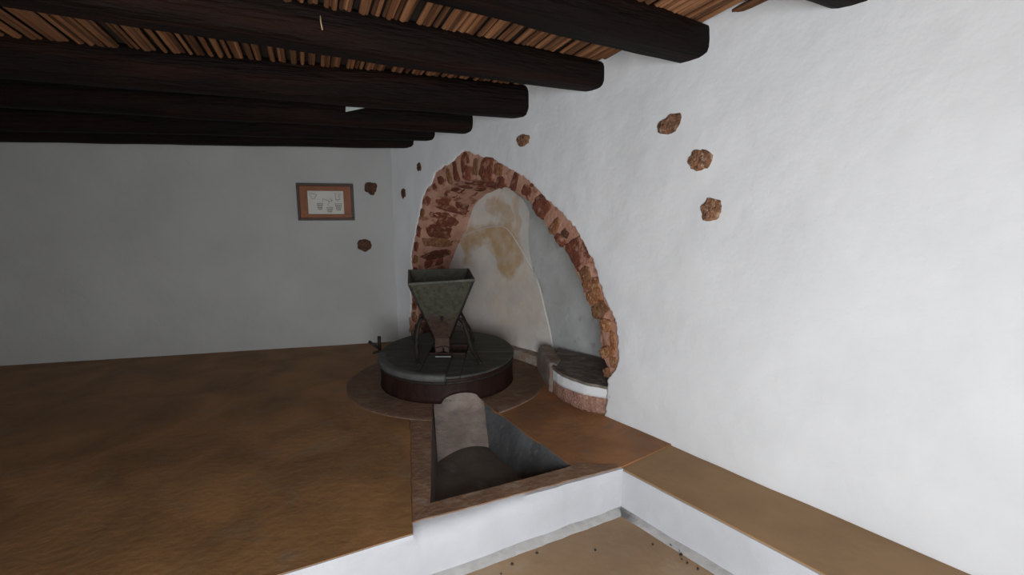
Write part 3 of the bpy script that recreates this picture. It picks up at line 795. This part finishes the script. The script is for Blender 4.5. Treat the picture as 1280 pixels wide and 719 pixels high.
# the eye: a shallow dark box under the hopper
for (x0,x1,y0_,y1_) in ((-.14,.16,.10,.15),(-.14,.16,-.10,-.075)):
    mb = MB(); mb.box((cx+(x0+x1)/2, cy+(y0_+y1_)/2, lid_z(cx, cy+(y0_+y1_)/2)+.004), ((x1-x0)/2-.003,0,0), (0,(y1_-y0_)/2-.002,0), (0,0,.030))
    mb.build('eye_bar', 'mill_side', mill, bevel=.004)
mb = MB(); mb.box((cx+.01, cy+.012, lid_z(cx,cy)-.02), (.147,0,0), (0,.088,0), (0,0,.012)); mb.build('running_stone', 'mill_lid_wood', mill, bevel=.003)
# thick weathered rim piece along the front left edge
v = []; f = []; A0, A1, K = R(186), R(276), 40
for k in range(K+1):
    a = A0+(A1-A0)*k/K; c, s = math.cos(a), math.sin(a)
    for (r, dz) in ((MR-.045,.023),(MR+.006,.030),(MR+.020,.022),(MR+.022,-.014),(MR+.006,-.020)):
        x, y = cx+c*r, cy+s*r; v.append((x, y, lid_z(x, y)+dz+.002*fbm((a*9, r*30, 0), 2)))
for k in range(K):
    for j in range(4): f.append((k*5+j, k*5+j+1, (k+1)*5+j+1, (k+1)*5+j))
f.append((0,1,2,3,4)); f.append(tuple(K*5+j for j in range(5)))
mesh_obj('rim_batten', v, f, 'mill_lid_edge', mill, True, label='pale weathered rim batten')
# strap and hook on the lid
mb = MB(); zz = lid_z(cx, cy-.17)+.026
mb.box((cx-.012, cy-.155, zz), (.062,0,0), (0,.005,0), (0,0,.002)); mb.build('strap', 'pale_scrap', mill, label='thin bright metal strap')
mb = MB(); mb.tube([(cx+.055,cy-.16,zz+.016),(cx+.055,cy-.16,zz-.004),(cx+.058,cy-.30,lid_z(cx,cy-.30)+.026),(cx+.06,cy-.52,lid_z(cx,cy-.52)+.028),(cx+.06,cy-.55,lid_z(cx,cy-.55)-.03)], .006, 6); mb.build('hook', 'dark_iron', mill, True)
# ------------------------------------------------------------------ hopper
hop = thing('grain_hopper', (cx-.03, cy-.05, .24), 'tapering green-grey tin grain hopper on bent stick legs', 'hopper')
T = [Vector((-.765,3.46,.842)), Vector((-.284,3.47,.873)), Vector((-.375,4.02,.885)), Vector((-.872,3.97,.880))]  # rim corners: front left, front right, back right, back left
Bt = [Vector((-.625,3.675,.365)), Vector((-.497,3.675,.365)), Vector((-.50,3.80,.365)), Vector((-.628,3.80,.365))]
ZS = .44    # share of the height that is rusty wood
def panel(i, j, a, b, m, name, thick=.006, inner=True):
    p = [Bt[i].lerp(T[i], a), Bt[j].lerp(T[j], a), Bt[j].lerp(T[j], b), Bt[i].lerp(T[i], b)]
    c = sum((q for q in T+Bt), Vector())/8
    n = (p[1]-p[0]).cross(p[3]-p[0]).normalized()
    if n.dot(c-p[0]) < 0: n = -n
    v = p+[q+n*thick for q in p]
    return mesh_obj(name, v, [(0,1,2,3),(4,5,6,7),(0,1,5,4),(1,2,6,5),(2,3,7,6),(3,0,4,7)], m, hop)
for (i, j) in ((0,1),(1,2),(2,3),(3,0)): panel(i, j, 0, .985, 'hopper_skin', 'panel')
# folded tin rim
for (i, j) in ((0,1),(1,2),(2,3),(3,0)):
    mb = MB(); d = (T[j]-T[i]).normalized(); out = d.cross(Vector((0,0,1)))
    a, b = T[i]-d*.006, T[j]+d*.006
    mb.box((a+b)/2+Vector((0,0,-.006)), (b-a)/2, out*.008, Vector((0,0,.010))); mb.build('rim', 'hopper_tin', hop, bevel=.003)
# corner battens
for i in (0, 1):
    mb = MB(); mb.tube([Bt[i], T[i]-Vector((0,0,.01))], .008, 6); mb.build('corner_seam', 'dark_iron', hop, True)
# slot with latch on the front
fc = (Bt[0]+Bt[1])/2; ft = (T[0]+T[1])/2; fd = (ft-fc)
fn = (T[1]-T[0]).cross(fd).normalized(); fn = -fn if fn.y > 0 else fn
p = fc.lerp(ft, .36)+fn*.004
mb = MB(); mb.box(p, (.011,0,0), fn*.006, fd.normalized()*.024); mb.build('latch', 'dark_iron', hop)
p = fc.lerp(ft, .90)+fn*.003+Vector((.15,0,0))
mb = MB(); mb.box(p, (.008,0,-.010), fn*.003, Vector((.004,0,.006))); mb.build('rivet_plate', 'dark_iron', hop)
# spout shoe under the hopper
mb = MB(); mb.box((-.562,3.735,.325), (.058,0,0), (0,.058,0), (0,0,.045), .0); mb.build('spout', 'hopper_rust', hop, bevel=.004)
mb = MB(); mb.box((-.585,3.70,.275), (.030,0,0.006), (0,.045,0), (0,0,.020)); mb.box((-.525,3.70,.278), (.020,0,-.006), (0,.045,0), (0,0,.022)); mb.build('spout_lip', 'hopper_rust', hop, bevel=.004)
# legs: bent sticks standing on the lid
def leg(pts, r=.011, m='stick_wood'):
    P = [Vector(p) for p in pts]; out = []
    for i in range(len(P)-1):
        a = P[max(0,i-1)]; b = P[i]; c = P[i+1]; d = P[min(len(P)-1,i+2)]
        for k in range(5):
            t = k/5; out.append(.5*((2*b)+(c-a)*t+(2*a-5*b+4*c-d)*t*t+(3*b-a-3*c+d)*t**3))
    out.append(P[-1]); mb = MB(); mb.tube(out, [r*(1+.15*fbm((i*.5, r*99, P[0].x*9))) for i in range(len(out))], 8); return mb.build('leg', m, hop, True)
def lz(x, y): return lid_z(x, y)+.018
leg([(-.417,3.68,.525),(-.385,3.665,.49),(-.352,3.65,.40),(-.318,3.60,.30),(-.255,3.50,lz(-.255,3.50)+.01),(-.238,3.47,lz(-.238,3.47)-.004)], .016)
leg([(-.695,3.68,.60),(-.742,3.64,.47),(-.752,3.60,.345),(-.735,3.53,.25),(-.700,3.43,lz(-.70,3.43)-.004)], .015)
leg([(-.705,3.90,.60),(-.76,3.93,.48),(-.83,3.97,.38),(-.85,4.00,lz(-.85,4.0)-.004)], .012)
leg([(-.44,3.90,.55),(-.40,3.93,.45),(-.36,3.97,.36),(-.335,4.0,lz(-.335,4.0)-.004)], .012)
# wire lashings round the legs
def wire(pts, r=.003):
    mb = MB(); mb.tube(pts, r, 5); mb.build('wire', 'dark_iron', hop, True)
wire([(-.70,3.665,.60),(-.745,3.63,.52),(-.80,3.66,.42),(-.79,3.63,.36),(-.74,3.60,.38),(-.69,3.64,.46)])
wire([(-.705,3.665,.50),(-.77,3.63,.44),(-.83,3.80,.40),(-.78,3.62,.33)])
wire([(-.445,3.67,.54),(-.39,3.645,.50),(-.405,3.64,.465),(-.43,3.65,.475),(-.40,3.64,.455),(-.375,3.645,.475),(-.345,3.64,.46)])
wire([(-.745,3.585,.36),(-.71,3.60,.44),(-.67,3.64,.49)])

# ------------------------------------------------------------------ iron lever fixed to the casing's side
mb = MB(); mb.tube([(-1.165,4.02,.165),(-1.165,4.02,.289)], [.014,.016], 8); lvr = mb.build('lever', 'dark_iron', mill, True, 'short upright iron lever')
mb = MB(); mb.tube([(-1.155,4.01,.175),(-1.245,3.98,.255)], [.012,.013], 8); mb.build('handle', 'dark_iron', lvr, True)
mb = MB(); mb.tube([(-.98,3.93,.150),(-1.165,4.01,.160),(-1.215,3.985,.148)], [.012,.012,.010], 8); mb.build('pin', 'dark_iron', lvr, True)

# ------------------------------------------------------------------ masonry bench in the right of the niche
bn = thing('stone_bench', (.5, 3.4, 0), 'low curved masonry bench with grey slab top at the foot of the arch', 'bench')
ARC = [(.318,3.455),(.345,3.36),(.385,3.275),(.44,3.195),(.51,3.12),(.585,3.07),(.63,3.046),(.662,3.028)]
BK = [(.70,3.55),(.66,3.60),(.60,3.66),(.53,3.72),(.46,3.77),(.40,3.83),(.345,3.88)]
BK = [(q[0]+.05, q[1]+.06) for q in BK]
def curved(name, z0a, z0b, z1a, z1b, off, m, rough=0.0, bev=.006):
    # front arc swept from z0 to z1 (a at the left end, b at the right), closed at the back
    v = []; f = []; n = len(ARC)*4-3; pts = []
    for i in range(n):
        t = i/(n-1)*(len(ARC)-1); k = min(len(ARC)-2, int(t)); u = t-k
        p = Vector(ARC[k]).lerp(Vector(ARC[k+1]), u); q = Vector(ARC[min(len(ARC)-1,k+1)])-Vector(ARC[k]); nn = Vector((q.y,-q.x)).normalized()
        if nn.y > 0: nn = -nn
        pts.append((p+nn*(off+rough*fbm((p.x*14, p.y*14, z1a*20), 3)), i/(n-1)))
    bk = [Vector(ARC[0])+Vector((.03,.10))]
    NZ = 5
    for (p, t) in pts:
        for j in range(NZ):
            u = j/(NZ-1); z = (z0a+(z0b-z0a)*t)*(1-u)+(z1a+(z1b-z1a)*t)*u
            k = rough*.8*fbm((p.x*16, p.y*16, z*22), 3); v.append((p.x-k*.6, p.y-k, z))
    for i in range(len(pts)-1):
        for j in range(NZ-1): f.append((i*NZ+j, i*NZ+j+1, (i+1)*NZ+j+1, (i+1)*NZ+j))
    # top and bottom closed with the back points
    base = len(v); m_ = len(BK)
    for k, q in enumerate(reversed(BK)):
        t = k/(m_-1); v.append((q[0], q[1], z0a+(z0b-z0a)*t)); v.append((q[0], q[1], z1a+(z1b-z1a)*t))
    for (sel, o2) in ((0, 0), (NZ-1, 1)):
        front = [i*NZ+sel for i in range(len(pts))]; back = [base+2*k+o2 for k in range(m_)]
        # strip between the two polylines
        i = j = 0
        while i < len(front)-1 or j < len(back)-1:
            if j == len(back)-1 or (i < len(front)-1 and i/(len(front)-1) <= j/(len(back)-1)):
                f.append((front[i], front[i+1], back[j])); i += 1
            else: f.append((front[i], back[j+1], back[j])); j += 1
    f.append(tuple([j for j in range(NZ)]+[base+1, base]))
    e_ = (len(pts)-1)*NZ; f.append(tuple([e_+j for j in range(NZ)]+[base+2*(m_-1)+1, base+2*(m_-1)]))
    return mesh_obj(name, v, f, m, bn, name != 'slab')
curved('masonry_base', -.01, -.01, .105, .125, .0, 'bench_pink', .008)
curved('plaster_band', .100, .122, .186, .190, .006, 'white_plaster', .004)
curved('slab', .184, .188, .207, .207, .012, 'bench_slab', .006)
# end stone between the bench and the mill
v = []; f = []
base_q = [(.222,3.99),(.286,3.49),(.345,3.425),(.395,3.58),(.365,3.98),(.30,4.05)]
for (z, k) in ((-.01,1.03),(.10,1.0),(.185,.97),(.215,.86)):
    c0 = Vector((.31,3.75))
    for (x, y) in base_q:
        p = c0+(Vector((x, y))-c0)*k; zz = z*(1+.10*fbm((x*9, y*9, 2))) if z > .15 else z; v.append((p.x, p.y, zz))
for j in range(3):
    for i in range(6): f.append((j*6+i, j*6+(i+1)%6, (j+1)*6+(i+1)%6, (j+1)*6+i))
f.append(tuple(range(18,24))); f.append(tuple(range(6)))
o = mesh_obj('end_stone', v, f, 'curb_stone', bn)
md = o.modifiers.new('bevel', 'BEVEL'); md.width = .012; md.segments = 2
# low curb at the foot of the niche wall
cb = thing('stone_curb', tuple(npt(1.3, 0, .05)), 'low rough reddish curb along the foot of the cream niche wall', 'curb')
for k in range(4):
    s0 = .98+k*.30; s1 = s0+.292
    v = []; f = []; NS = 6
    for i in range(NS+1):
        s = s0+(s1-s0)*i/NS
        for (o_, z) in ((.10,-.01),(.095+.008*fbm((s*9,1,0)),.06),(.08,.085+.01*fbm((s*8,2,0))),(-.01,.095+.01*fbm((s*8,3,0)))): v.append(npt(s, z, o_))
    for i in range(NS):
        for j in range(3): f.append((i*4+j, i*4+j+1, (i+1)*4+j+1, (i+1)*4+j))
    f.append((0,1,2,3)); f.append(tuple(NS*4+j for j in range(4)))
    mesh_obj('stone', v, f, 'curb_stone', cb)

# ------------------------------------------------------------------ framed picture on the end wall
T0, T1, PZ0, PZ1 = .376, .90, 1.285, 1.642
pc = bpt((T0+T1)/2, PZ0, 0)
pic = thing('framed_picture', tuple(pc), 'brown framed print of small basket drawings on the end wall', 'picture')
def fbar(a, b, z0, z1, o0, o1, name, m):
    mb = MB(); v = [bpt(t, z, o) for o in (o0, o1) for (t, z) in ((a,z0),(b,z0),(b,z1),(a,z1))]
    mb.add(v, [(0,1,2,3),(4,5,6,7),(0,1,5,4),(1,2,6,5),(2,3,7,6),(3,0,4,7)]); return mb.build(name, m, pic, bevel=.002)
fw = .024
for (a, b, z0, z1) in ((T0,T1,PZ0,PZ0+fw),(T0,T1,PZ1-fw,PZ1),(T0,T0+fw,PZ0+fw,PZ1-fw),(T1-fw,T1,PZ0+fw,PZ1-fw)): fbar(a, b, z0, z1, .0, .040, 'frame_bar', 'frame_dark')
M0, M1, N0, N1 = T0+.095, T1-.095, PZ0+.062, PZ1-.070
for (a, b, z0, z1) in ((T0+fw,T1-fw,PZ0+fw,N0),(T0+fw,T1-fw,N1,PZ1-fw),(T0+fw,M0,N0,N1),(M1,T1-fw,N0,N1)): fbar(a, b, z0, z1, .012, .028, 'mat_board', 'frame_brown')
pr_ = fbar(T0+fw, T1-fw, PZ0+fw, PZ1-fw, .010, .016, 'print', 'paper')
def ink(pts, w=.0016):
    mb = MB(); mb.tube([bpt(M0+x, N0+z, .0168) for x, z in pts], w, 5); mb.build('drawing_line', 'ink', pr_, True)
def basket(x, z, w, h, kk=3, sp=4):
    # a basket seen from the side; x counts from the right edge of the print towards the left
    top = [(x-w/2, z+h), (x+w/2, z+h)]
    ink(top); ink([(x-w/2,z+h),(x-w*.28,z)]); ink([(x+w/2,z+h),(x+w*.28,z)]); ink([(x-w*.28,z),(x+w*.28,z)], .0024)
    for k in range(1, kk): t = k/kk; ww = w*(.28+.22*t); ink([(x-ww,z+h*t),(x+ww,z+h*t)], .0022)
    for k in range(1, sp): t = k/sp; ink([(x-w/2+w*t,z+h),(x-w*.28+w*.56*t,z)], .0012)
basket(.052,.040,.062,.062)
basket(.135,.022,.058,.045,2,4)
ink([(.030,.205),(.036,.145),(.075,.140),(.078,.208)]); ink([(.036,.150),(.058,.128),(.075,.145)]); ink([(.045,.16),(.050,.20)])
ink([(.105,.135),(.135,.120),(.165,.140),(.20,.150)]); ink([(.135,.120),(.150,.100),(.145,.085)]); ink([(.11,.13),(.12,.15),(.14,.145)]); ink([(.19,.14),(.20,.12)])
basket(.225,.045,.055,.06); ink([(.25,.19),(.27,.15),(.30,.155),(.31,.20),(.25,.19)])
fbar(T0+fw, T1-fw, PZ0+fw, PZ1-fw, .030, .0325, 'glass', 'picture_glass')

# ------------------------------------------------------------------ bits caught on the beams, litter on the floor
def tri(name, pts, th, m, label, cat):
    a, b, c = map(Vector, pts); n = (b-a).cross(c-a).normalized()*th
    return tag(mesh_obj(name, [a,b,c,a+n,b+n,c+n], [(0,1,2),(3,5,4),(0,1,4,3),(1,2,5,4),(2,0,3,5)], m), label, cat)
tri('pale_triangle', ((-1.262,3.745,2.116),(-1.260,3.746,2.154),(-1.127,3.787,2.154)), .004, 'pale_scrap', 'small pale triangular piece on the side of a far beam', 'scrap')  # thin pale triangle at the beam's side
mb = MB(); mb.tube([(-.842,2.235,2.215),(-.840,2.230,2.190),(-.834,2.228,2.155)], .0028, 6)
tag(mb.build('straw', 'straw', None, True), 'single pale straw hanging on the side of a beam', 'straw')
random.seed(21)
for (x, y) in ((.796,1.989),(.806,2.02),(.80,2.045),(.774,2.08),(.812,1.965),(.69,2.09),(.0,1.958),(.12,2.03),(-.05,1.90),(.40,2.05),(.85,1.93)):
    mb = MB(); r = random.uniform(.004,.008); pts = [(x+random.uniform(-r,r)*1.5, y+random.uniform(-r,r), -.249), (x, y, -.247), (x+r, y+r*.5, -.248)]
    mb.tube(pts, [r*.5, r, r*.4], 6)
    tag(mb.build('litter_crumb', 'debris', None, True), 'tiny dark crumb lying on the tan lower floor', 'crumb', 'crumbs on the lower floor')
